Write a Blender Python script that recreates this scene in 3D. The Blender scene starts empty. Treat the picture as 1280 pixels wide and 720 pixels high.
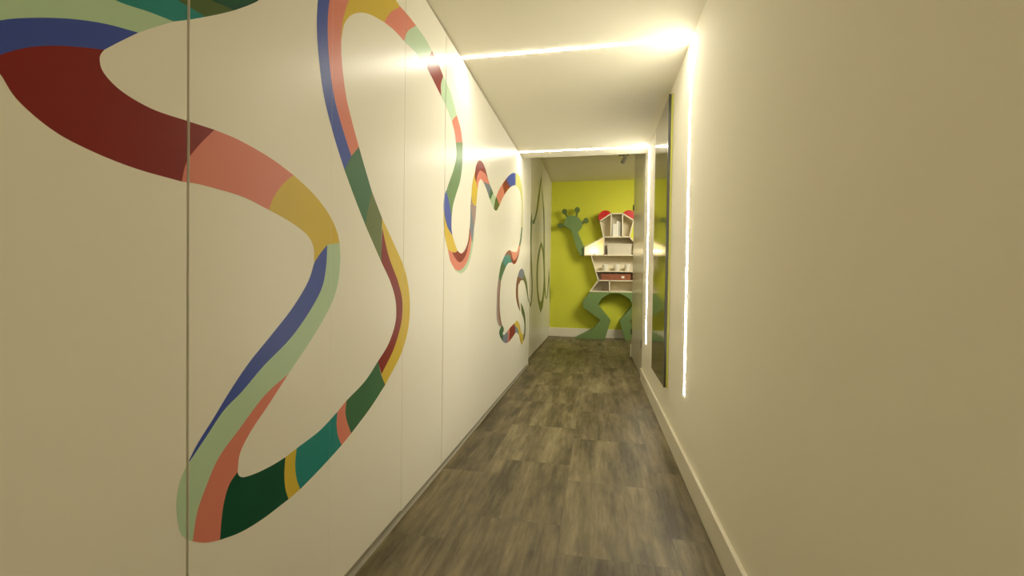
import bpy, bmesh, math, random
from mathutils import Matrix, Vector
random.seed(4)
S = bpy.context.scene
COL = S.collection

# ------------------------------------------------------------------ camera, world, exposure
HC = 1.0534                                   # camera height
cam_d = bpy.data.cameras.new('camera')
cam_d.sensor_fit = 'HORIZONTAL'; cam_d.sensor_width = 36.0
cam_d.lens = 553.08 / 1280 * 36
cam_d.clip_start = 0.02
cam = bpy.data.objects.new('camera', cam_d); COL.objects.link(cam)
yaw, pitch, roll = 0.1905, -0.0166, 0.0142
f = Vector((-math.sin(yaw)*math.cos(pitch), math.cos(yaw)*math.cos(pitch), math.sin(pitch)))
r = Vector((math.cos(yaw), math.sin(yaw), 0)); u = r.cross(f)
r2 = math.cos(roll)*r + math.sin(roll)*u; u2 = -math.sin(roll)*r + math.cos(roll)*u
cam.matrix_world = Matrix(((r2.x, u2.x, -f.x, 0), (r2.y, u2.y, -f.y, 0), (r2.z, u2.z, -f.z, HC), (0, 0, 0, 1)))
S.camera = cam
W = bpy.data.worlds.new('world'); S.world = W; W.use_nodes = True
W.node_tree.nodes['Background'].inputs[0].default_value = (0.0, 0.0, 0.0, 1)
S.view_settings.view_transform = 'Standard'; S.view_settings.look = 'None'
S.view_settings.gamma = 1.0; S.view_settings.use_curve_mapping = False
S.view_settings.exposure = 0.2
S.cycles.use_denoising = True
S.cycles.max_bounces = 16; S.cycles.diffuse_bounces = 10; S.cycles.glossy_bounces = 6
S.cycles.caustics_reflective = False; S.cycles.caustics_refractive = False
S.cycles.sample_clamp_indirect = 4.0

LED = 86.0                                    # LED line strength
LEDC = (1.0, 0.94, 0.77)
AMB = 18.0                                     # unseen fill light added behind the camera
ROOM = 38.0                                   # ceiling lamp in the end room
WARM = (1.0, 0.92, 0.72)

def area_lamp(name, loc, rot, sx, sy, power, col):
    l = bpy.data.lights.new(name, 'AREA'); l.shape = 'RECTANGLE'; l.size = sx; l.size_y = sy
    l.energy = power; l.color = col
    o = bpy.data.objects.new(name, l); COL.objects.link(o); o.location = loc; o.rotation_euler = rot
    return o
area_lamp('corridor_fill', (-0.17, -1.7, 2.38), (0, 0, 0), 0.9, 0.3, AMB, WARM)  # added fill to lift the near walls, not a fixture
el = area_lamp('end_room_lamp', (1.45, 6.5, 2.85), (0, 0, 0), 1.2, 1.2, ROOM, WARM)
el.rotation_euler = (Vector((0.35, 8.5, 1.45)) - Vector((1.45, 6.5, 2.85))).to_track_quat('-Z', 'Y').to_euler(); el.data.spread = math.radians(110)

# ------------------------------------------------------------------ materials
def mat(name, col, rough=0.6, spec=0.5, coat=0.0, metal=0.0, coat_rough=0.05, noise=0.0, scale=8.0, bump=0.0, bscale=200.0):
    m = bpy.data.materials.new(name); m.use_nodes = True
    nt = m.node_tree; b = nt.nodes['Principled BSDF']
    b.inputs['Base Color'].default_value = (*col, 1); b.inputs['Roughness'].default_value = rough
    b.inputs['Specular IOR Level'].default_value = spec; b.inputs['Metallic'].default_value = metal
    b.inputs['Coat Weight'].default_value = coat; b.inputs['Coat Roughness'].default_value = coat_rough
    tc = nt.nodes.new('ShaderNodeTexCoord')
    if noise:
        n = nt.nodes.new('ShaderNodeTexNoise'); n.inputs['Scale'].default_value = scale
        nt.links.new(tc.outputs['Object'], n.inputs['Vector'])
        mx = nt.nodes.new('ShaderNodeMix'); mx.data_type = 'RGBA'
        mx.inputs[6].default_value = (*[c*(1-noise) for c in col], 1)
        mx.inputs[7].default_value = (*[min(1, c*(1+noise)) for c in col], 1)
        nt.links.new(n.outputs['Fac'], mx.inputs[0]); nt.links.new(mx.outputs[2], b.inputs['Base Color'])
    if bump:
        n2 = nt.nodes.new('ShaderNodeTexNoise'); n2.inputs['Scale'].default_value = bscale
        nt.links.new(tc.outputs['Object'], n2.inputs['Vector'])
        bp = nt.nodes.new('ShaderNodeBump'); bp.inputs['Strength'].default_value = bump; bp.inputs['Distance'].default_value = 0.002
        nt.links.new(n2.outputs['Fac'], bp.inputs['Height']); nt.links.new(bp.outputs['Normal'], b.inputs['Normal'])
    return m
def glow(name, col, s):
    m = bpy.data.materials.new(name); m.use_nodes = True; nt = m.node_tree
    nt.nodes.remove(nt.nodes['Principled BSDF'])
    e = nt.nodes.new('ShaderNodeEmission'); e.inputs[0].default_value = (*col, 1); e.inputs[1].default_value = s
    nt.links.new(e.outputs[0], nt.nodes['Material Output'].inputs[0])
    return m
M = dict(
    paint=mat('wall_paint', (.80, .764, .635), .75, .3, noise=.015, scale=3, bump=.05),
    panel=mat('panel_lacquer', (.80, .772, .68), .30, .16, noise=.01, scale=2),
    ceil=mat('ceiling_paint', (.77, .735, .605), .8, .2, noise=.01, scale=3),
    base=mat('skirting_paint', (.74, .70, .58), .4, .4, noise=.02, scale=6),
    plinth=mat('plinth', (.30, .27, .20), .5, noise=.05),
    plinth_trim=mat('plinth_trim', (.40, .37, .30), .5, noise=.05),
    lime=mat('lime_wall_paint', (.58, .60, .05), .7, .3, noise=.03, scale=3, bump=.05),
    door=mat('door_lacquer', (.56, .53, .43), .3, .5, coat=.25, coat_rough=.08, noise=.01),
    dark=mat('dark_metal', (.05, .045, .03), .45, noise=.1),
    alu=mat('aluminium_channel', (.75, .74, .70), .35, metal=.6, noise=.03),
    led=glow('led_glow', LEDC, LED),
    green=mat('frog_green', (.155, .25, .085), .55, .4, noise=.05, scale=6),
    finger=mat('finger_green', (.10, .15, .035), .55, .4, noise=.05, scale=6),
    cream=mat('shelf_cream', (.72, .66, .50), .5, .4, noise=.02, scale=6),
    red=mat('eye_red', (.50, .012, .010), .25, .5, coat=.5, noise=.05, scale=5),
    white=mat('white_ceramic', (.78, .75, .66), .35, noise=.02),
    basket=mat('basket_cloth', (.60, .55, .44), .9, .1, noise=.08, scale=40, bump=.4),
    wood=mat('red_wood', (.25, .075, .03), .45, noise=.35, scale=18),
    brown=mat('brown_cover', (.12, .085, .05), .7, noise=.1),
    grey=mat('grey_cover', (.42, .40, .34), .6, noise=.05),
    paper=mat('paper', (.72, .69, .60), .8, noise=.04, scale=60),
    acid=mat('acrylic_edge', (.42, .42, .05), .3, noise=.03),
    frame=mat('frame_black', (.03, .027, .015), .3, noise=.1),
    bulb=glow('bulb_glow', (1.0, .84, .50), 60.0),
    body=mat('spot_body', (.30, .28, .22), .5, noise=.05),
)
MUR = dict(leaf=(.45, .61, .42), blue=(.05, .085, .38), red=(.22, .018, .014), coral=(.66, .215, .16), yellow=(.62, .45, .055),
           teal=(.02, .23, .22), olive=(.075, .12, .03), olive2=(.13, .17, .055), pine=(.004, .07, .035), forest=(.05, .15, .07),
           forest2=(.13, .23, .10), slate=(.18, .21, .28), mauve=(.34, .24, .24), lime=(.55, .55, .20), redbrown=(.20, .07, .04))
for k, c in MUR.items():
    M['mural_' + k] = mat('mural_' + k, c, .32, .16, noise=.02, scale=4)

def floor_material():
    m = bpy.data.materials.new('vinyl_plank_floor'); m.use_nodes = True; nt = m.node_tree; L = nt.links.new
    b = nt.nodes['Principled BSDF']; N = nt.nodes.new
    tc = N('ShaderNodeTexCoord'); sp = N('ShaderNodeSeparateXYZ'); L(tc.outputs['Object'], sp.inputs[0])
    ax = N('ShaderNodeMath'); ax.operation = 'SUBTRACT'; L(sp.outputs['X'], ax.inputs[0]); ax.inputs[1].default_value = .32
    ay = N('ShaderNodeMath'); ay.operation = 'SUBTRACT'; L(sp.outputs['Y'], ay.inputs[0]); ay.inputs[1].default_value = .42
    cb = N('ShaderNodeCombineXYZ'); L(ay.outputs[0], cb.inputs[0]); L(ax.outputs[0], cb.inputs[1])
    br = N('ShaderNodeTexBrick'); L(cb.outputs[0], br.inputs['Vector'])
    br.offset = .6875; br.offset_frequency = 2; br.squash = 1
    br.inputs['Scale'].default_value = 1; br.inputs['Brick Width'].default_value = .64; br.inputs['Row Height'].default_value = .457
    br.inputs['Mortar Size'].default_value = .0012; br.inputs['Mortar Smooth'].default_value = .3; br.inputs['Bias'].default_value = 0
    br.inputs['Color1'].default_value = (0, 0, 0, 1); br.inputs['Color2'].default_value = (1, 1, 1, 1); br.inputs['Mortar'].default_value = (.5, .5, .5, 1)
    def noise(sx, sy, scale, detail, seed=0.0, rough=.55):
        mp = N('ShaderNodeMapping'); mp.inputs['Scale'].default_value = (sx, sy, 1); L(tc.outputs['Object'], mp.inputs[0])
        n = N('ShaderNodeTexNoise'); n.noise_dimensions = '4D'; n.inputs['Scale'].default_value = scale
        n.inputs['Detail'].default_value = detail; n.inputs['Roughness'].default_value = rough
        w = N('ShaderNodeMath'); w.operation = 'MULTIPLY_ADD'; L(br.outputs['Color'], w.inputs[0]); w.inputs[1].default_value = 37.0; w.inputs[2].default_value = seed
        L(mp.outputs[0], n.inputs['Vector']); L(w.outputs[0], n.inputs['W'])
        return n
    n1 = noise(9, 1.1, 1.0, 3, 0)          # broad board-wide streaks
    n2 = noise(60, 5, 1.0, 5, 5, .65)      # fine grain
    n3 = noise(2.2, 1.4, 1.6, 4, 9)        # clouds
    n4 = noise(26, 5, 1.0, 8, 13, .72)      # worn flecks
    def madd(a, k, c):
        q = N('ShaderNodeMath'); q.operation = 'MULTIPLY_ADD'; L(a, q.inputs[0]); q.inputs[1].default_value = k
        if isinstance(c, float): q.inputs[2].default_value = c
        else: L(c, q.inputs[2])
        return q.outputs[0]
    v = madd(n1.outputs['Fac'], 1.0, -.86)
    v = madd(n2.outputs['Fac'], .42, v); v = madd(n3.outputs['Fac'], .42, v); v = madd(n4.outputs['Fac'], .70, v); v = madd(br.outputs['Color'], .05, v)
    cr = N('ShaderNodeValToRGB'); L(v, cr.inputs[0])
    e = cr.color_ramp.elements; e[0].position = .25; e[0].color = (.060, .046, .023, 1); e[1].position = .70; e[1].color = (.26, .215, .122, 1)
    k = e.new(.45); k.color = (.140, .112, .060, 1)
    mo = N('ShaderNodeMix'); mo.data_type = 'RGBA'; L(br.outputs['Fac'], mo.inputs[0]); L(cr.outputs[0], mo.inputs[6]); mo.inputs[7].default_value = (.10, .085, .06, 1)
    L(mo.outputs[2], b.inputs['Base Color'])
    b.inputs['Roughness'].default_value = .46; b.inputs['Specular IOR Level'].default_value = .4
    bp = N('ShaderNodeBump'); bp.inputs['Strength'].default_value = .15; bp.inputs['Distance'].default_value = .002
    L(n2.outputs['Fac'], bp.inputs['Height']); L(bp.outputs[0], b.inputs['Normal'])
    return m
M['floor'] = floor_material()

def picture_material():
    m = bpy.data.materials.new('glazed_dark_print'); m.use_nodes = True; nt = m.node_tree; L = nt.links.new
    b = nt.nodes['Principled BSDF']; N = nt.nodes.new
    tc = N('ShaderNodeTexCoord'); mp = N('ShaderNodeMapping'); mp.inputs['Scale'].default_value = (1, 7, 1.6); L(tc.outputs['Object'], mp.inputs[0])
    n = N('ShaderNodeTexNoise'); n.inputs['Scale'].default_value = 2.2; n.inputs['Detail'].default_value = 5; L(mp.outputs[0], n.inputs['Vector'])
    cr = N('ShaderNodeValToRGB'); L(n.outputs['Fac'], cr.inputs[0]); e = cr.color_ramp.elements
    e[0].position = .30; e[0].color = (.012, .014, .004, 1); e[1].position = .75; e[1].color = (.10, .09, .03, 1)
    k = e.new(.47); k.color = (.045, .055, .012, 1); k = e.new(.6); k.color = (.075, .035, .015, 1)
    L(cr.outputs[0], b.inputs['Base Color']); b.inputs['Roughness'].default_value = .12
    b.inputs['Coat Weight'].default_value = 1; b.inputs['Coat Roughness'].default_value = .05; b.inputs['Coat IOR'].default_value = 2.0
    bp = N('ShaderNodeBump'); bp.inputs['Strength'].default_value = .12; bp.inputs['Distance'].default_value = .004
    L(n.outputs['Fac'], bp.inputs['Height']); L(bp.outputs[0], b.inputs['Normal']); L(bp.outputs[0], b.inputs['Coat Normal'])
    return m
M['print'] = picture_material()

# ------------------------------------------------------------------ helpers
def link(name, bm, m, parent=None, smooth=False):
    bmesh.ops.recalc_face_normals(bm, faces=bm.faces)
    me = bpy.data.meshes.new(name); bm.to_mesh(me); bm.free()
    for x in (m if isinstance(m, list) else [m]): me.materials.append(x)
    if smooth:
        for p in me.polygons: p.use_smooth = True
    o = bpy.data.objects.new(name, me); COL.objects.link(o)
    if parent: o.parent = parent
    return o
def box(bm, x0, x1, y0, y1, z0, z1, bev=0.0, mi=0):
    vs = [bm.verts.new((x, y, z)) for z in (z0, z1) for x, y in ((x0, y0), (x1, y0), (x1, y1), (x0, y1))]
    fs = [bm.faces.new([vs[i] for i in q]) for q in ((3, 2, 1, 0), (4, 5, 6, 7), (0, 1, 5, 4), (1, 2, 6, 5), (2, 3, 7, 6), (3, 0, 4, 7))]
    for q in fs: q.material_index = mi
    if bev:
        es = list({e for q in fs for e in q.edges})
        bmesh.ops.bevel(bm, geom=es, offset=bev, segments=2, profile=.7, affect='EDGES')
    return bm
def nb(): return bmesh.new()
def prism(bm, pts, y0, y1, mi=0):
    """closed XZ outline extruded along Y"""
    a = [bm.verts.new((x, y0, z)) for x, z in pts]; b = [bm.verts.new((x, y1, z)) for x, z in pts]
    n = len(pts); fs = [bm.faces.new(a), bm.faces.new(b[::-1])]
    for i in range(n): fs.append(bm.faces.new((a[i], b[i], b[(i+1) % n], a[(i+1) % n])))
    for q in fs: q.material_index = mi
    return bm
def cyl(bm, p, q, r0, r1=None, n=24, cap=True):
    p, q = Vector(p), Vector(q); r1 = r0 if r1 is None else r1; d = (q-p).normalized()
    a = d.orthogonal().normalized(); b = d.cross(a)
    A = [bm.verts.new(p + r0*(math.cos(t)*a + math.sin(t)*b)) for t in [2*math.pi*i/n for i in range(n)]]
    B = [bm.verts.new(q + r1*(math.cos(t)*a + math.sin(t)*b)) for t in [2*math.pi*i/n for i in range(n)]]
    for i in range(n): bm.faces.new((A[i], A[(i+1) % n], B[(i+1) % n], B[i]))
    if cap: bm.faces.new(A[::-1]); bm.faces.new(B)
    return bm
def lathe(bm, prof, c, n=28):
    rings = []
    for rr, z in prof:
        rings.append([bm.verts.new((c[0]+rr*math.cos(2*math.pi*i/n), c[1]+rr*math.sin(2*math.pi*i/n), c[2]+z)) for i in range(n)] if rr > 1e-6 else [bm.verts.new((c[0], c[1], c[2]+z))])
    for R, T in zip(rings, rings[1:]):
        for i in range(n):
            j = (i+1) % n
            if len(R) == 1 and len(T) == 1: continue
            if len(R) == 1: bm.faces.new((R[0], T[j], T[i]))
            elif len(T) == 1: bm.faces.new((R[i], R[j], T[0]))
            else: bm.faces.new((R[i], R[j], T[j], T[i]))
    return bm
def tag(o, label, cat, group=None):
    o['label'] = label; o['category'] = cat
    if group: o['group'] = group
    return o
def thing(name, loc, label, cat, group=None):
    o = bpy.data.objects.new(name, None); COL.objects.link(o); o.location = loc; o.empty_display_size = .1
    return tag(o, label, cat, group)
def struct(name, bm, m, parent=None):
    o = link(name, bm, m, parent)
    if not parent: o['kind'] = 'structure'
    return o
def spline(pts, n=6):
    if len(pts) < 3: return list(pts)
    P = [(2*pts[0][0]-pts[1][0], 2*pts[0][1]-pts[1][1])] + list(pts) + [(2*pts[-1][0]-pts[-2][0], 2*pts[-1][1]-pts[-2][1])]
    out = []
    for i in range(1, len(P)-2):
        p0, p1, p2, p3 = P[i-1:i+3]
        # centripetal Catmull-Rom
        def d(a, b): return max(1e-5, math.hypot(a[0]-b[0], a[1]-b[1])**.5)
        t1 = d(p0, p1); t2 = t1+d(p1, p2); t3 = t2+d(p2, p3)
        for k in range(n):
            t = t1+(t2-t1)*k/n; q = []
            for c in (0, 1):
                A1 = (t1-t)/t1*p0[c]+t/t1*p1[c]; A2 = (t2-t)/(t2-t1)*p1[c]+(t-t1)/(t2-t1)*p2[c]; A3 = (t3-t)/(t3-t2)*p2[c]+(t-t2)/(t3-t2)*p3[c]
                B1 = (t2-t)/t2*A1+t/t2*A2; B2 = (t3-t)/(t3-t1)*A2+(t-t1)/(t3-t1)*A3
                q.append((t2-t)/(t2-t1)*B1+(t-t1)/(t2-t1)*B2)
            out.append(tuple(q))
    out.append(tuple(pts[-1]))
    return out

# ------------------------------------------------------------------ setting
XL, XR, XF = -.828, .486, -.892               # panel face, right wall face, set-back left wall of the end room
HL, HF = 2.40, 2.957                          # corridor and end-room ceilings
YC, YW, YD, YB, YP = 4.815, 4.97, 6.45, 8.505, 5.39
XE = 2.45                                     # far right of the end room
struct('floor', box(nb(), -1.05, XE+.1, -3.4, YB+.1, -.1, 0), M['floor'])
b = nb(); box(b, -.93, XR+.1, -3.4, YC, HL, HF+.1); struct('ceiling', b, M['ceil'])
struct('ceiling.001', box(nb(), -1.05, XE+.1, YC, YB+.1, HF, HF+.1), M['ceil'])
# left wall: carcass behind, then flush lacquered panels with narrow joints
GAPS = [(-3.4, 0), (-2.75, .002), (-2.24, .002), (-1.73, .002), (-1.22, .002), (-.72, .002), (-.22, .002), (.27, .003), (.7685, .0062), (1.265, .0006), (1.797, .0026), (2.310, .006), (2.83, .0006), (3.34, .0006), (3.85, .0006), (4.36, .0006), (4.87, .0006), (YP, 0)]
b = nb(); box(b, -1.05, -.93, -3.4, YP-.02, 0, HF)
for (y0, g0), (y1, g1) in zip(GAPS, GAPS[1:]):
    top = HL-.012 if y0 < 4.3 else HF-.012
    z0 = .043 if y1 < 1.9 else .037
    if y0 < 4.36 and y1 > 4.36: top = HL-.012
    if abs(y0-4.36) < .01:                    # this panel rises past the end of the low ceiling
        box(b, -.85, XL, y0+g0/2, YC+.0, z0, HL-.012); box(b, -.85, XL, YC, y1-g1/2, z0, HF-.012); continue
    box(b, -.85, XL, y0+g0/2, y1-g1/2, z0, top)
struct('wall_left', b, M['panel'])
struct('trim_1', box(nb(), XF-.1, XL+.004, YP, YP+.016, 0.004, HF-.012, .001), M['base'])
struct('wall_left.001', box(nb(), -1.05, XF, YP+.016, YB, .012, HF-.012), M['panel'])
b = nb(); box(b, -.86, -.843, -3.4, YP, 0, .045); struct('baseboard_left', b, M['plinth'])
struct('trim_2', box(nb(), -.843, XL+.0005, -3.4, YP, 0, .008, .002), M['plinth_trim'])
struct('wall_right', box(nb(), XR, XR+.12, -3.4, YW, 0, HF), M['paint'])
b = nb(); box(b, XR-.016, XR, -3.4, YW-.004, 0, .125, .004); struct('baseboard_right', b, M['base'])
struct('wall_back', box(nb(), -1.05, XE+.1, YB, YB+.1, 0, HF), M['lime'])
struct('baseboard_back', box(nb(), XF, XE, YB-.015, YB, 0, .165, .004), M['base'])
struct('wall_far_right', box(nb(), XE, XE+.1, YW, YB, 0, HF), M['paint'])
struct('wall_room_front', box(nb(), XR+.12, XE+.1, YW-.12, YW, 0, HF), M['paint'])
struct('wall_rear', box(nb(), -1.05, XR+.12, -3.5, -3.4, 0, HF), M['paint'])
# tall glossy door leaf standing in line with the right wall
d = struct('door_1', box(nb(), XR, XR+.045, YW+.012, YD, .012, HF-.03, .003), M['door'])
for z in (.36, 2.10): link('hinge', cyl(nb(), (XR-.006, YD-.004, z-.04), (XR-.006, YD-.004, z+.04), .009), M['dark'], d)
link('latch', box(nb(), XR-.005, XR+.01, YW+.03, YW+.075, .33, .42, .002), M['dark'], d)
struct('trim_3', box(nb(), XR-.012, XR+.045, YD+.012, YD+.05, 0, .17, .003), M['base'])

# ------------------------------------------------------------------ LED lines (ceiling run + wall run)
def led_line(y, zb, label):
    t = thing('led_light', (XR, y, HL), label, 'light', 'LED lines across ceiling and right wall')
    w = .021
    def run(bm, a0, a1, vert):
        h = .003
        n = 8; prof = [(-w/2, 0)] + [(-w/2*math.cos(math.pi*i/n), h*math.sin(math.pi*i/n)+.001) for i in range(n+1)] + [(w/2, 0)]
        def V(s, p, a): return (XR-p, y+s, a) if vert else (a, y+s, HL-p)
        A = [bm.verts.new(V(s, p, a0)) for s, p in prof]; B = [bm.verts.new(V(s, p, a1)) for s, p in prof]
        for i in range(len(prof)): bm.faces.new((A[i], A[(i+1) % len(prof)], B[(i+1) % len(prof)], B[i]))
        bm.faces.new(A); bm.faces.new(B[::-1])
        return bm
    parts = [('ceiling_run', run(nb(), XL+.004, XR-.012, False), M['led']), ('wall_run', run(nb(), zb, HL-.0005, True), M['led'])]
    for nme, bm, m in parts:
        o = link(nme, bm, m, t); o.matrix_parent_inverse = Matrix.Translation(-Vector(t.location))
led_line(2.595, .432, 'nearer white LED line crossing the ceiling and running down the right wall')
led_line(4.58, .445, 'farther white LED line by the end of the corridor beyond the picture')

# ------------------------------------------------------------------ picture on the right wall
Y0, Y1, Z0, Z1 = 3.17, 3.88, .335, 2.335
t = thing('framed_picture', (XR, (Y0+Y1)/2, Z0), 'tall narrow glazed dark picture hung on the right wall between the LED lines', 'picture')
def child(nme, bm, m, tt, smooth=False):
    o = link(nme, bm, m, tt, smooth); o.matrix_parent_inverse = Matrix.Translation(-Vector(tt.location)); return o
child('backing', box(nb(), XR-.013, XR-.0005, Y0, Y1, Z0, Z1), M['acid'], t)
b = nb()
for q in ((Y0, Y0+.018, Z0, Z1),): box(b, XR-.030, XR-.013, *q)
child('frame', b, M['frame'], t)
child('glazed_print', box(nb(), XR-.027, XR-.013, Y0+.018, Y1, Z0, Z1), M['print'], t)

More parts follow.
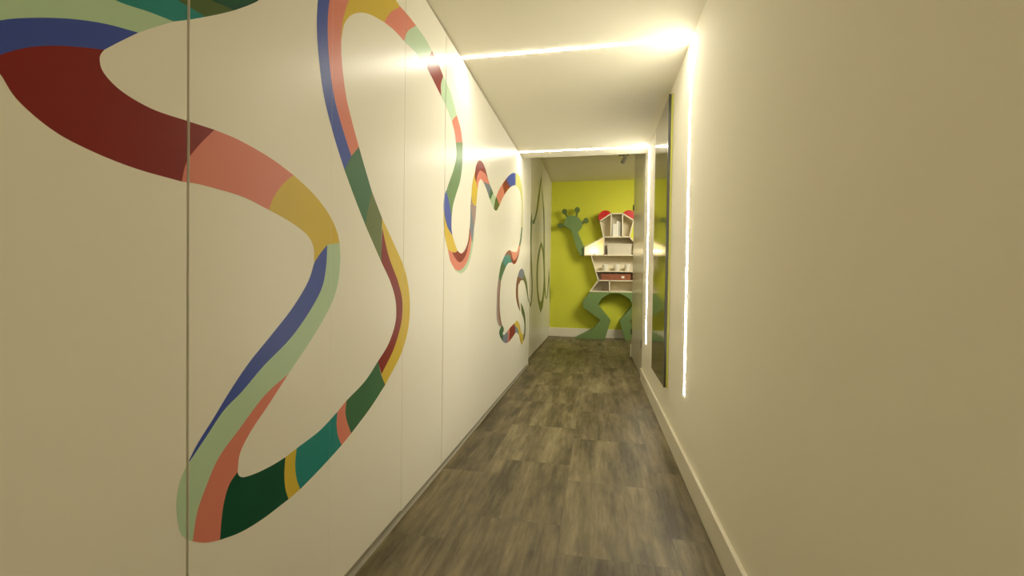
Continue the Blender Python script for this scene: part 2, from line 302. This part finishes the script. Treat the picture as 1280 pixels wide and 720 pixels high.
# ------------------------------------------------------------------ mural on the left wall: outlines as (along-corridor, height) in metres
MURAL = '''
leaf:0.431,1.448 0.533,1.518 0.587,1.532 0.627,1.529 0.688,1.544 0.736,1.554|0.736,1.554 0.729,1.548 0.696,1.520 0.668,1.495|0.668,1.495 0.614,1.480 0.567,1.461 0.520,1.436 0.478,1.408 0.430,1.361
blue:0.466,1.344 0.430,1.361|0.430,1.361 0.478,1.408 0.520,1.436 0.567,1.461 0.614,1.480 0.668,1.495|0.668,1.495 0.636,1.462 0.611,1.435|0.611,1.435 0.575,1.421 0.540,1.405 0.507,1.385 0.477,1.359 0.453,1.330
red:0.466,1.344 0.477,1.359 0.507,1.385 0.540,1.405 0.575,1.421 0.611,1.435|0.611,1.435 0.605,1.423 0.604,1.415 0.608,1.399 0.632,1.380 0.688,1.367 0.764,1.370 0.831,1.374|0.831,1.374 0.790,1.325 0.764,1.285 0.754,1.244|0.754,1.244 0.659,1.248 0.590,1.259 0.539,1.275 0.495,1.306 0.477,1.334 0.466,1.344
teal:0.587,1.532 0.627,1.529 0.688,1.544 0.736,1.554|0.736,1.554 0.771,1.578 0.808,1.605|0.808,1.605 0.776,1.603 0.744,1.601 0.693,1.602|0.693,1.602 0.587,1.532
olive:0.693,1.602 0.744,1.601 0.776,1.603 0.808,1.605|0.808,1.605 0.845,1.633 0.884,1.664|0.884,1.664 0.851,1.656 0.820,1.648 0.767,1.650|0.767,1.650 0.693,1.602
pine:0.767,1.650 0.820,1.648 0.851,1.656 0.884,1.664|0.884,1.664 0.929,1.704 0.959,1.734 1.016,1.814|1.016,1.814 0.767,1.650
coral:0.831,1.374 0.895,1.373 1.003,1.358 1.088,1.336|1.088,1.336 1.053,1.308 1.015,1.265 0.995,1.226|0.995,1.226 0.909,1.243 0.823,1.247 0.788,1.247 0.754,1.244|0.754,1.244 0.764,1.285 0.790,1.325 0.831,1.374
yellow:1.088,1.336 1.184,1.297 1.265,1.242 1.300,1.198 1.312,1.168|1.312,1.168 1.245,1.157|1.245,1.157 1.209,1.127 1.182,1.099|1.182,1.099 1.178,1.144 1.155,1.173 1.089,1.202 0.995,1.226|0.995,1.226 1.015,1.265 1.053,1.308 1.088,1.336
blue:1.182,1.099 1.157,1.047 1.091,0.973 1.006,0.903 0.931,0.844 0.874,0.788 0.831,0.740 0.791,0.697 0.765,0.660|0.765,0.660 0.811,0.704 0.859,0.750 0.909,0.779 0.978,0.827 1.082,0.888 1.168,0.962 1.222,1.028 1.241,1.096 1.245,1.157|1.245,1.157 1.209,1.127 1.182,1.099
leaf:1.245,1.157 1.241,1.096 1.222,1.028 1.168,0.962 1.082,0.888 0.978,0.827 0.909,0.779 0.859,0.750 0.811,0.704 0.765,0.660|0.765,0.660 0.751,0.633 0.744,0.597 0.746,0.559 0.754,0.526 0.766,0.508 0.780,0.495|0.780,0.495 0.791,0.552 0.811,0.594 0.844,0.646 0.905,0.694 0.982,0.751 1.073,0.790|1.073,0.790 1.188,0.887 1.268,0.970 1.303,1.033 1.317,1.121 1.312,1.168|1.312,1.168 1.245,1.157
coral:1.073,0.790 0.990,0.718 0.937,0.674 0.905,0.633 0.898,0.592|0.898,0.592 0.875,0.574 0.860,0.540 0.853,0.502 0.849,0.458|0.849,0.458 0.811,0.474 0.780,0.495|0.780,0.495 0.791,0.552 0.811,0.594 0.844,0.646 0.905,0.694 0.982,0.751 1.073,0.790
pine:0.898,0.592 0.902,0.582 0.913,0.573 0.948,0.565 1.011,0.561 1.062,0.563|1.062,0.563 1.058,0.524 1.062,0.478 1.075,0.441|1.075,0.441 0.975,0.437 0.906,0.443 0.849,0.458|0.849,0.458 0.853,0.502 0.860,0.540 0.875,0.574 0.898,0.592
yellow:1.062,0.563 1.107,0.570|1.107,0.570 1.102,0.528 1.108,0.484 1.124,0.446|1.124,0.446 1.075,0.441|1.075,0.441 1.062,0.478 1.058,0.524 1.062,0.563
teal:1.107,0.570 1.215,0.586 1.307,0.616|1.307,0.616 1.303,0.578 1.312,0.535 1.333,0.497|1.333,0.497 1.228,0.469 1.124,0.446|1.124,0.446 1.108,0.484 1.102,0.528 1.107,0.570
coral:1.307,0.616 1.360,0.639|1.360,0.639 1.354,0.600 1.366,0.563 1.391,0.517|1.391,0.517 1.333,0.497|1.333,0.497 1.312,0.535 1.303,0.578 1.307,0.616
forest:1.360,0.639 1.485,0.680 1.578,0.734|1.578,0.734 1.601,0.682 1.639,0.629|1.639,0.629 1.521,0.569 1.391,0.517|1.391,0.517 1.366,0.563 1.354,0.600 1.360,0.639
yellow:1.600,1.289 1.708,1.195 1.816,1.088 1.865,0.969 1.859,0.851 1.794,0.742 1.639,0.629|1.639,0.629 1.615,0.663 1.606,0.678|1.606,0.678 1.718,0.769 1.783,0.874 1.789,0.956 1.749,1.037 1.659,1.144 1.601,1.252|1.601,1.252 1.600,1.289
red:1.601,1.252 1.659,1.144 1.749,1.037 1.789,0.956 1.783,0.874 1.718,0.769 1.606,0.678|1.606,0.678 1.578,0.734|1.578,0.734 1.667,0.792 1.728,0.879 1.726,0.959 1.680,1.037 1.598,1.119|1.598,1.119 1.599,1.189 1.601,1.252
olive2:1.520,1.375 1.600,1.289|1.600,1.289 1.597,1.204 1.598,1.119|1.598,1.119 1.535,1.184 1.476,1.245|1.476,1.245 1.489,1.302 1.520,1.375
forest:1.425,1.514 1.467,1.451 1.520,1.375|1.520,1.375 1.489,1.302 1.476,1.245|1.476,1.245 1.399,1.335 1.337,1.413|1.337,1.413 1.377,1.468 1.425,1.514
blue:1.207,1.959 1.194,1.903 1.188,1.852 1.186,1.804 1.194,1.726 1.223,1.608 1.279,1.500 1.337,1.413|1.337,1.413 1.377,1.468|1.377,1.468 1.323,1.545 1.275,1.629 1.246,1.740 1.239,1.834 1.244,1.891 1.256,1.947 1.277,2.005|1.277,2.005 1.207,1.959
coral:1.277,2.005 1.256,1.947 1.244,1.891 1.239,1.834 1.246,1.740 1.275,1.629 1.323,1.545 1.377,1.468|1.377,1.468 1.425,1.514|1.425,1.514 1.380,1.586 1.343,1.657 1.315,1.768 1.312,1.824|1.312,1.824 1.316,1.872 1.332,1.926 1.355,1.979 1.403,2.090|1.403,2.090 1.277,2.005
yellow:1.403,2.090 1.355,1.979 1.332,1.926 1.316,1.872 1.312,1.824|1.312,1.824 1.328,1.882 1.363,1.931 1.425,1.979 1.494,2.013 1.601,2.047|1.601,2.047 1.650,2.111 1.739,2.190|1.739,2.190 1.658,2.192 1.566,2.176 1.506,2.159|1.506,2.159 1.403,2.090
coral:1.601,2.047 1.689,2.064 1.780,2.070|1.780,2.070 1.811,2.124 1.904,2.204|1.904,2.204 1.818,2.200 1.739,2.190|1.739,2.190 1.650,2.111 1.601,2.047
leaf:1.780,2.070 1.907,2.083 2.042,2.078|2.042,2.078 2.054,2.126 2.102,2.191|2.102,2.191 2.018,2.204 1.904,2.204|1.904,2.204 1.811,2.124 1.780,2.070
red:2.042,2.078 2.139,2.052 2.240,2.024|2.240,2.024 2.232,2.075 2.266,2.141|2.266,2.141 2.193,2.170 2.102,2.191|2.102,2.191 2.054,2.126 2.042,2.078
leaf:2.240,2.024 2.336,1.994 2.419,1.955|2.419,1.955 2.447,1.981 2.504,2.021|2.504,2.021 2.400,2.101 2.266,2.141|2.266,2.141 2.232,2.075 2.240,2.024
coral:2.419,1.955 2.471,1.907 2.496,1.850|2.496,1.850 2.556,1.863 2.626,1.884|2.626,1.884 2.584,1.963 2.504,2.021|2.504,2.021 2.447,1.981 2.419,1.955
forest2:2.495,1.859 2.507,1.788 2.458,1.691 2.383,1.601 2.332,1.537|2.332,1.537 2.396,1.450 2.430,1.396|2.430,1.396 2.451,1.477 2.507,1.557 2.579,1.649 2.624,1.773 2.625,1.899|2.625,1.899 2.495,1.859
blue:2.332,1.545 2.305,1.497 2.297,1.452 2.308,1.393|2.308,1.393 2.358,1.351 2.449,1.309|2.449,1.309 2.431,1.355 2.430,1.396|2.430,1.396 2.409,1.452 2.376,1.501 2.332,1.545
yellow:2.298,1.426 2.303,1.357 2.328,1.285 2.377,1.221|2.377,1.221 2.461,1.210 2.546,1.229|2.546,1.229 2.496,1.264 2.449,1.309|2.449,1.309 2.358,1.351 2.298,1.426
leaf:2.509,1.109 2.571,1.099 2.635,1.096 2.754,1.136 2.842,1.224 2.895,1.325 2.898,1.390|2.898,1.390 2.854,1.385|2.854,1.385 2.821,1.265 2.734,1.177 2.618,1.122 2.509,1.109
coral:2.377,1.221 2.420,1.162 2.509,1.114|2.509,1.114 2.570,1.109 2.651,1.123 2.761,1.183 2.830,1.277 2.845,1.373|2.845,1.373 2.807,1.369|2.807,1.369 2.784,1.273 2.681,1.214 2.551,1.207 2.446,1.214|2.446,1.214 2.377,1.221
red:2.447,1.212 2.499,1.185 2.568,1.163 2.632,1.167 2.724,1.217 2.800,1.316 2.815,1.396|2.815,1.396 2.797,1.394|2.797,1.394 2.773,1.314 2.713,1.252 2.634,1.218 2.590,1.219 2.546,1.229|2.546,1.229 2.512,1.217 2.447,1.212
slate:2.809,1.548 2.812,1.475 2.802,1.395|2.802,1.395 2.858,1.295|2.858,1.295 2.893,1.379 2.900,1.434 2.868,1.494 2.837,1.552|2.837,1.552 2.809,1.548
mauve:2.830,1.615 2.817,1.560 2.849,1.491 2.900,1.401|2.900,1.401 2.938,1.493 2.950,1.566|2.950,1.566 2.890,1.562 2.830,1.615
yellow:2.904,1.785 2.849,1.693 2.830,1.615|2.830,1.615 2.857,1.567 2.950,1.566|2.950,1.566 2.967,1.641 2.999,1.730|2.999,1.730 2.936,1.733 2.904,1.785
red:2.908,1.776 2.932,1.830 2.971,1.870 3.020,1.895 3.106,1.902 3.186,1.877 3.270,1.820|3.270,1.820 3.195,1.838 3.037,1.830|3.037,1.830 2.969,1.779 2.943,1.724|2.943,1.724 2.910,1.744 2.908,1.776
coral:2.943,1.724 2.969,1.779 3.037,1.830|3.037,1.830 3.172,1.839 3.270,1.820 3.330,1.790|3.330,1.790 3.223,1.779 3.129,1.770|3.129,1.770 3.083,1.776 3.050,1.769 2.999,1.730 2.980,1.677|2.980,1.677 2.943,1.724
slate:3.129,1.770 3.225,1.738 3.307,1.694|3.307,1.694 3.375,1.775|3.375,1.775 3.330,1.790|3.330,1.790 3.223,1.779 3.129,1.770
forest:3.307,1.694 3.349,1.679|3.349,1.679 3.444,1.751|3.444,1.751 3.375,1.775|3.375,1.775 3.338,1.737 3.307,1.694
leaf:3.349,1.679 3.471,1.630|3.471,1.630 3.504,1.692 3.544,1.738|3.544,1.738 3.481,1.739 3.444,1.751|3.444,1.751 3.349,1.679
olive:3.471,1.630 3.522,1.623 3.580,1.634 3.680,1.693|3.680,1.693 3.553,1.740|3.553,1.740 3.504,1.692 3.471,1.630
coral:3.553,1.740 3.659,1.821 3.792,1.897|3.792,1.897 3.872,1.819|3.872,1.819 3.775,1.761 3.680,1.693|3.680,1.693 3.553,1.740
red:3.792,1.897 3.942,1.978|3.942,1.978 4.006,1.957 4.133,1.939|4.133,1.939 4.010,1.889 3.872,1.819|3.872,1.819 3.792,1.897
blue:3.942,1.978 4.124,2.059 4.270,2.108 4.389,2.134|4.389,2.134 4.398,2.016|4.398,2.016 4.239,1.975 4.133,1.939|4.133,1.939 4.006,1.957 3.942,1.978
lime:4.389,2.134 4.557,2.153 4.680,2.140 4.778,2.066 4.836,1.946 4.863,1.632|4.863,1.632 4.795,1.624|4.795,1.624 4.790,1.868 4.697,1.990 4.567,2.021 4.398,2.016|4.398,2.016 4.389,2.134
forest:4.862,1.649 4.804,1.520 4.730,1.426|4.730,1.426 4.632,1.418|4.632,1.418 4.723,1.512 4.794,1.641|4.794,1.641 4.862,1.649
coral:4.631,1.427 4.572,1.380 4.505,1.352 4.307,1.340 4.145,1.342|4.145,1.342 4.268,1.303 4.272,1.249|4.272,1.249 4.401,1.246 4.532,1.294 4.645,1.368 4.729,1.434|4.729,1.434 4.631,1.427
red:4.269,1.296 4.274,1.233|4.274,1.233 4.350,1.220 4.437,1.227 4.558,1.270 4.672,1.349 4.730,1.426|4.730,1.426 4.646,1.360 4.487,1.283 4.356,1.257 4.269,1.296
red:3.909,1.272 4.006,1.315 4.125,1.343 4.204,1.342|4.204,1.342 4.268,1.303 4.282,1.231|4.282,1.231 4.168,1.290 4.071,1.299 3.909,1.272
teal:3.909,1.272 3.843,1.236|3.843,1.236 3.897,1.195 3.986,1.184|3.986,1.184 4.095,1.219 4.274,1.231|4.274,1.231 4.168,1.290 4.071,1.299 3.909,1.272
forest:3.843,1.236 3.763,1.183 3.681,1.078|3.681,1.078 3.772,1.044|3.772,1.044 3.835,1.096 3.986,1.184|3.986,1.184 3.897,1.195 3.843,1.236
mauve:3.681,1.078 3.640,0.990 3.625,0.889 3.634,0.740 3.690,0.681 3.752,0.654|3.752,0.654 3.851,0.652|3.851,0.652 3.794,0.707 3.735,0.820 3.734,0.933 3.772,1.044|3.772,1.044 3.681,1.078
redbrown:3.769,1.037 3.734,0.933 3.735,0.822 3.794,0.707 3.865,0.643|3.865,0.643 3.811,0.649|3.811,0.649 3.728,0.726 3.691,0.825 3.690,0.934 3.743,1.044|3.743,1.044 3.769,1.037
forest:3.814,0.652 3.736,0.603 3.764,0.569 3.873,0.513|3.873,0.513 3.905,0.552 3.869,0.575|3.869,0.575 3.929,0.608 3.888,0.644|3.888,0.644 3.814,0.652
slate:3.869,0.573 3.939,0.558 4.099,0.576|4.099,0.576 4.164,0.521 4.092,0.465|4.092,0.465 3.998,0.476 3.873,0.513|3.873,0.513 3.905,0.552 3.869,0.573
coral:4.099,0.576 4.218,0.597|4.218,0.597 4.183,0.534 4.180,0.465|4.180,0.465 4.092,0.465|4.092,0.465 4.133,0.525 4.099,0.576
red:4.218,0.597 4.427,0.616|4.427,0.616 4.499,0.556 4.471,0.505|4.471,0.505 4.351,0.487 4.180,0.465|4.180,0.465 4.183,0.534 4.218,0.597
slate:4.427,0.616 4.543,0.576 4.639,0.558|4.639,0.558 4.720,0.467|4.720,0.467 4.576,0.509 4.471,0.505|4.471,0.505 4.499,0.556 4.427,0.616
yellow:4.427,0.616 4.609,0.629 4.746,0.578|4.746,0.578 4.917,0.458 5.041,0.434|5.041,0.434 5.008,0.364 4.928,0.336 4.801,0.405 4.666,0.530|4.666,0.530 4.543,0.576 4.427,0.616
olive:4.813,0.810 4.974,0.749 5.119,0.651 5.175,0.552 5.167,0.442 5.092,0.374 4.997,0.357|4.997,0.357 5.025,0.417 5.058,0.437 5.094,0.542 5.013,0.622 4.875,0.705 4.813,0.810
slate:4.595,1.098 4.688,1.156 4.833,1.188 4.947,1.176 5.022,1.146 5.013,1.063|5.013,1.063 4.875,1.067 4.787,1.057|4.787,1.057 4.665,1.019 4.595,1.098
redbrown:4.595,1.098 4.526,1.024 4.505,0.937 4.544,0.855 4.686,0.760 4.790,0.715|4.790,0.715 4.712,0.802 4.635,0.908 4.642,1.002 4.787,1.057|4.787,1.057 5.013,1.063|5.013,1.063 4.795,1.080 4.595,1.098
olive2:5.017,1.141 5.201,1.045 5.326,0.908 5.401,0.788|5.401,0.788 5.356,0.795|5.356,0.795 5.252,0.891 5.104,1.007 4.929,1.072|4.929,1.072 5.017,1.141
~olive:5.856,0.830 5.936,0.746 6.021,0.780|6.021,0.780 6.052,1.000 5.934,1.283 5.880,1.602 5.889,1.871 5.936,1.985|5.936,1.985 5.999,1.886 5.982,1.611 6.052,1.287 6.153,0.988 6.104,0.788 5.971,0.690|5.971,0.690 5.886,0.743 5.856,0.830
~olive:6.905,2.709 6.743,2.513 6.564,2.296 6.403,2.081 6.242,1.953 6.023,1.867|6.023,1.867 6.102,1.845 6.235,1.867|6.235,1.867 6.429,2.003 6.575,2.120 6.727,2.327 6.945,2.631|6.945,2.631 7.147,2.431 7.357,2.245 7.441,1.949 7.496,1.616 7.597,1.211 7.753,0.848 7.841,0.747|7.841,0.747 7.987,0.799 8.110,1.046 8.235,1.314|8.235,1.314 8.387,1.046 8.553,0.813 8.664,0.575|8.664,0.575 8.507,0.630 8.402,0.848 8.270,1.076|8.270,1.076 8.181,0.927 8.068,0.782 7.894,0.730|7.895,0.723 7.624,0.824 7.435,1.207 7.350,1.605 7.319,1.934 7.206,2.221 6.996,2.465|7.036,2.473 6.905,2.709
~olive:7.031,1.683 6.753,1.536 6.551,1.307 6.542,1.069 6.647,0.851 6.823,0.697 7.067,0.543|7.067,0.543 7.343,0.618 7.522,0.799 7.603,1.073 7.544,1.346 7.306,1.602 7.031,1.683|7.031,1.683 7.039,1.614|7.039,1.614 7.219,1.517 7.376,1.313 7.430,1.072 7.364,0.885 7.198,0.744 7.057,0.711|7.057,0.711 6.890,0.781 6.749,0.922 6.686,1.069 6.698,1.289 6.883,1.495 7.039,1.614|7.039,1.614 7.031,1.683
'''
def build_mural():
    bm = nb(); names = list(MUR); lay = 0
    for line in MURAL.strip().splitlines():
        far = line.startswith('~'); c, es = line.lstrip('~').split(':'); out = []
        for e in es.split('|'):
            p = spline([tuple(map(float, q.split(','))) for q in e.split()]); out += p[:-1]
        cl = []
        for p in out:
            if not cl or math.hypot(p[0]-cl[-1][0], p[1]-cl[-1][1]) > 2e-4: cl.append(p)
        lay += 1; off = .0003 + .000012*lay; x0 = XF if far else XL
        n = len(cl); F = [bm.verts.new((x0+off, y, z)) for y, z in cl]; B = [bm.verts.new((x0+.00005, y, z)) for y, z in cl]
        fs = []
        from mathutils.geometry import tessellate_polygon
        tris = tessellate_polygon([[Vector((y, z, 0)) for y, z in cl]])
        for a, bb, cc in tris:
            try: fs.append(bm.faces.new((F[a], F[bb], F[cc])))
            except ValueError: pass
        for i in range(n): fs.append(bm.faces.new((F[i], F[(i+1) % n], B[(i+1) % n], B[i])))
        for q in fs: q.material_index = names.index(c)
    for y, g in GAPS:                          # the film is cut along the panel joints
        if g and 0 < y < 5.2:
            for s in (-1, 1): bmesh.ops.bisect_plane(bm, geom=bm.verts[:]+bm.edges[:]+bm.faces[:], dist=1e-6, plane_co=(0, y+s*g/2, 0), plane_no=(0, 1, 0))
            kill = [q for q in bm.faces if abs(q.calc_center_median().y-y) < g/2-1e-5 and max(v.co.y for v in q.verts)-min(v.co.y for v in q.verts) < g*1.01]
            bmesh.ops.delete(bm, geom=kill, context='FACES')
    me = bpy.data.meshes.new('wall_mural'); 
    bmesh.ops.recalc_face_normals(bm, faces=bm.faces)
    bm.to_mesh(me); bm.free()
    for k in names: me.materials.append(M['mural_'+k])
    o = bpy.data.objects.new('wall_mural', me); COL.objects.link(o)
    tag(o, 'winding multicoloured ribbon mural along the white left wall panels', 'mural')
build_mural()

# ------------------------------------------------------------------ frog bookcase against the lime wall
YFR, YBK = 8.27, YB-.0005
CX = .3285
frog = thing('frog_bookcase', (CX, (YFR+YB)/2, 0), 'green frog-shaped bookcase with red eyes standing against the lime wall', 'bookcase')
def fc(nme, bm, m, smooth=False): return child(nme, bm, m, frog, smooth)
def mir(p): return [(2*CX-x, z) for x, z in p][::-1]
BD = dict(cub_top=[(-.244, 1.692), (.094, 1.864)], cub_left=[(-.244, 1.692), (-.241, 1.543)], long=[(-.247, 1.543), (.862, 1.543)],
    cub_div=[(.104, 1.870), (.104, 1.545)], head_l=[(.033, 2.168), (.098, 1.876)], roof_l=[(.027, 2.168), (.225, 2.300)], roof_m=[(.222, 2.300), (.433, 2.300)],
    roof_r=[(.430, 2.300), (.628, 2.168)], div_l=[(.228, 2.30), (.228, 1.88)], div_r=[(.429, 2.30), (.429, 1.88)], head_sh=[(.094, 1.876), (.562, 1.876)],
    head_r=[(.622, 2.168), (.558, 1.876)], should=[(.558, 1.876), (.862, 1.546)], tor_l=[(-.121, 1.542), (.017, 1.080)], tor_r=[(.778, 1.542), (.640, 1.080)],
    hip_l=[(.017, 1.080), (-.130, .876)], hip_r=[(.640, 1.080), (.787, .876)], sh2=[(-.033, 1.248), (.690, 1.248)], sh3=[(.017, 1.080), (.640, 1.080)],
    bot=[(-.130, .878), (.787, .878)], div_b=[(.216, 1.08), (.216, .88)])
KIND = dict(long='shelf', head_sh='shelf', sh2='shelf', sh3='shelf', bot='shelf', cub_div='divider', div_l='divider', div_r='divider', div_b='divider')
def board(p, q, th=.020):
    d = Vector((q[0]-p[0], q[1]-p[1])).normalized(); n = Vector((-d.y, d.x))*th/2
    e = d*th/2*.6
    pts = [(p[0]-e.x+n.x, p[1]-e.y+n.y), (q[0]+e.x+n.x, q[1]+e.y+n.y), (q[0]+e.x-n.x, q[1]+e.y-n.y), (p[0]-e.x-n.x, p[1]-e.y-n.y)]
    return pts
sides = nb()
for k, (p, q) in BD.items():
    if k in KIND: 
        bb = prism(nb(), board(p, q), YFR+.001, YBK-.008); fc(KIND[k], bb, M['cream'])
    else: prism(sides, board(p, q), YFR, YBK-.001)
fc('carcass', sides, M['cream'])
bk = nb()
prism(bk, [(-.244, 1.545), (.86, 1.545), (.558, 1.876), (.622, 2.168), (.429, 2.30), (.228, 2.30), (.033, 2.168), (.098, 1.87), (-.244, 1.692)], YBK-.007, YBK)
prism(bk, [(-.121, 1.545), (.017, 1.08), (-.13, .878), (.787, .878), (.64, 1.08), (.778, 1.545)], YBK-.007, YBK)
fc('back_panel', bk, M['cream'])
leg = [(-.129, .868), (-.258, .700), (-.252, .580), (.066, .355), (-.068, .182), (-.402, .0), (.151, .0), (.249, .350), (.017, .635), (.083, .751), (.225, .842), (CX, .852), (CX, .868)]
fc('leg', prism(nb(), leg, YFR, YBK-.016), M['green'])
fc('leg', prism(nb(), mir(leg), YFR, YBK-.016), M['green'])
palm = spline([(-.400, 1.985), (-.462, 1.988), (-.545, 2.045), (-.618, 2.092), (-.640, 2.136), (-.612, 2.215), (-.575, 2.258), (-.498, 2.285), (-.410, 2.270), (-.338, 2.215), (-.298, 2.143), (-.300, 2.081), (-.345, 2.01), (-.385, 1.985)], 4)
YH0, YH1 = YFR+.06, YFR+.12
fc('palm', prism(nb(), palm, YH0, YH1), M['green'])
fc('arm', prism(nb(), [(-.500, 2.02), (-.372, 2.02), (-.372, 1.975), (-.256, 1.700), (-.256, 1.533), (-.316, 1.533), (-.378, 1.641)], YH0-.004, YH1+.004), M['green'])
for p, q in ([(-.600, 2.098), (-.703, 2.100)], [(-.550, 2.21), (-.628, 2.362)], [(-.410, 2.23), (-.392, 2.392)], [(-.345, 2.11), (-.228, 2.190)]):
    b = nb(); prism(b, board(p, q, .036), YH0+.005, YH1-.005)
    cyl(b, (q[0], YH0, q[1]), (q[0], YH1, q[1]), .048, n=28)
    fc('finger', b, M['finger'])['label'] = 'darker olive green finger'
def eye(p, q):
    p, q = Vector(p), Vector(q); c = (p+q)/2; d = (q-p); R = d.length/2*1.02; d.normalize(); n = Vector((-d.y, d.x))
    if n.y < 0: n = -n
    c = c+n*.011
    pts = [tuple(c + R*(math.cos(t)*d + .95*math.sin(t)*n)) for t in [math.pi*i/20 for i in range(21)]]
    return pts
fc('eye', prism(nb(), eye((.022, 2.166), (.222, 2.300)), YFR+.01, YBK-.03), M['red'])
fc('eye', prism(nb(), eye((.435, 2.300), (.635, 2.166)), YFR+.01, YBK-.03), M['red'])

# ------------------------------------------------------------------ things on the shelves
SH = {'head': 1.8865, 'long': 1.5535, 'cup': 1.2585, 'tray': 1.0905, 'low': .8885}
def book(x0, x1, z, h, m, label, tilt=0.0, dy=.02):
    xc = (x0+x1)/2; w = x1-x0
    t = thing('book', (xc, YFR+dy+.07, z), label, 'book', 'books on the top shelf')
    c = nb()
    for a, bq in ((-w/2, -w/2+.003), (w/2-.003, w/2)): box(c, a, bq, -.07, .07, 0, h)
    box(c, -w/2, w/2, -.074, -.07, 0, h)
    link('cover', c, m, t); link('pages', box(nb(), -w/2+.003, w/2-.003, -.068, .066, .003, h-.003), M['paper'], t)
    t.rotation_euler = (0, tilt, 0)
book(.262, .322, SH['head'], .232, M['white'], 'thick white book in the middle of the top shelf')
book(.3245, .360, SH['head'], .278, M['white'], 'tallest upright pale book right of the thick white one')
book(.3625, .394, SH['head'], .262, M['grey'], 'grey upright book at the right end of the top shelf books')
book(.2490, .2605, SH['head'], .35, M['grey'], 'thin leaning book against the left divider of the top shelf', -.024)
# storage box
t = thing('storage_box', (.382, 8.38, SH['long']), 'pale fabric storage box on the long shelf', 'box')
b = nb(); a0, a1 = .205, .222; zz = .195
vs = [[b.verts.new((sx*w, sy*d2, z)) for sx, sy in ((-1, -1), (1, -1), (1, 1), (-1, 1))] for w, d2, z in ((a0, .085, 0), (a1, .09, zz), (a1-.008, .082, zz), (a0-.008, .077, .008))]
for R, T in zip(vs, vs[1:]):
    for i in range(4): b.faces.new((R[i], R[(i+1) % 4], T[(i+1) % 4], T[i]))
b.faces.new(vs[0][::-1]); b.faces.new(vs[-1]); link('body', b, M['basket'], t)
b = nb(); box(b, -a1-.004, a1+.004, -.096, -.09, zz-.02, zz+.002); box(b, -a1-.004, a1+.004, .09, .096, zz-.02, zz+.002)
link('rim', b, M['basket'], t)
t = thing('book', (.134, 8.36, SH['long']), 'dark brown book standing left of the pale storage box', 'book')
c = nb(); w = .026
for a, bq in ((-w/2, -w/2+.003), (w/2-.003, w/2)): box(c, a, bq, -.07, .07, 0, .165)
box(c, -w/2, w/2, -.074, -.07, 0, .165); link('cover', c, M['brown'], t); link('pages', box(nb(), -w/2+.003, w/2-.003, -.068, .066, .003, .162), M['paper'], t)
tag(link('dish', lathe(nb(), [(0, 0), (.03, 0), (.052, .014), (.056, .030), (.053, .030), (.048, .016), (.028, .006), (0, .006)], (.655, 8.34, SH['long'])), M['dark'], smooth=True), 'small dark dish at the right end of the long shelf', 'dish')
# pots
for x, lab in ((.134, 'leftmost white pot on the middle shelf'), (.346, 'second white pot from the left on the middle shelf'), (.534, 'rightmost white pot on the middle shelf beside the door edge')):
    o = link('pot', lathe(nb(), [(0, 0), (.040, 0), (.043, .004), (.055, .112), (.056, .118), (.051, .118), (.049, .110), (.039, .010), (0, .010)], (0, 0, 0)), M['white'], smooth=True)
    o.location = (x, 8.36, SH['cup']); tag(o, lab, 'pot', 'white pots on the middle shelf')
# wooden tray box
t = thing('wooden_box', (.3285, 8.38, SH['tray']), 'long reddish brown wooden box below the white pots', 'box')
b = nb(); box(b, -.262, .262, -.085, .085, 0, .008)
box(b, -.262, .262, -.085, -.075, .008, .112); box(b, -.262, .262, .075, .085, .008, .112); box(b, -.262, -.252, -.075, .075, .008, .112); box(b, .252, .262, -.075, .075, .008, .112)
link('body', b, M['wood'], t); link('glint_patch', box(nb(), .10, .15, -.0875, -.085, .035, .075, .001), M['white'], t)  # small white patch stands in for a bright glint on the box front
t = thing('book', (.146, 8.36, SH['low']), 'thick dark brown book on the lowest shelf', 'book')
c = nb(); w = .09
for a, bq in ((-w/2, -w/2+.004), (w/2-.004, w/2)): box(c, a, bq, -.07, .07, 0, .158)
box(c, -w/2, w/2, -.074, -.07, 0, .158); link('cover', c, M['brown'], t); link('pages', box(nb(), -w/2+.004, w/2-.004, -.068, .066, .003, .155), M['paper'], t)
# lamp in the arm cubby
t = thing('table_lamp', (-.060, 8.38, SH['long']), 'small glowing lamp in the arm cubby of the frog', 'lamp')
link('base', lathe(nb(), [(0, 0), (.030, 0), (.030, .010), (.010, .018), (.008, .050), (0, .050)], (0, 0, 0)), M['dark'], t, True)
prof = [(.026*math.sin(math.pi*i/12), .072-.026*math.cos(math.pi*i/12)) for i in range(13)]; prof[0] = (0, prof[0][1]); prof[-1] = (0, prof[-1][1])
link('bulb', lathe(nb(), prof, (0, 0, 0)), M['bulb'], t, True)
# ceiling spotlight of the end room
t = thing('ceiling_spotlight', (.352, 6.80, HF), 'grey ceiling spotlight in front of the lime wall', 'spotlight')
link('mount', box(nb(), -.075, .075, -.025, .025, -.02, 0, .004), M['body'], t)
link('arm', cyl(nb(), (.0, 0, -.02), (.0, 0, -.055), .008), M['body'], t)
link('head', cyl(nb(), (-.012, .04, -.115), (.02, -.03, -.06), .032, .027), M['body'], t)
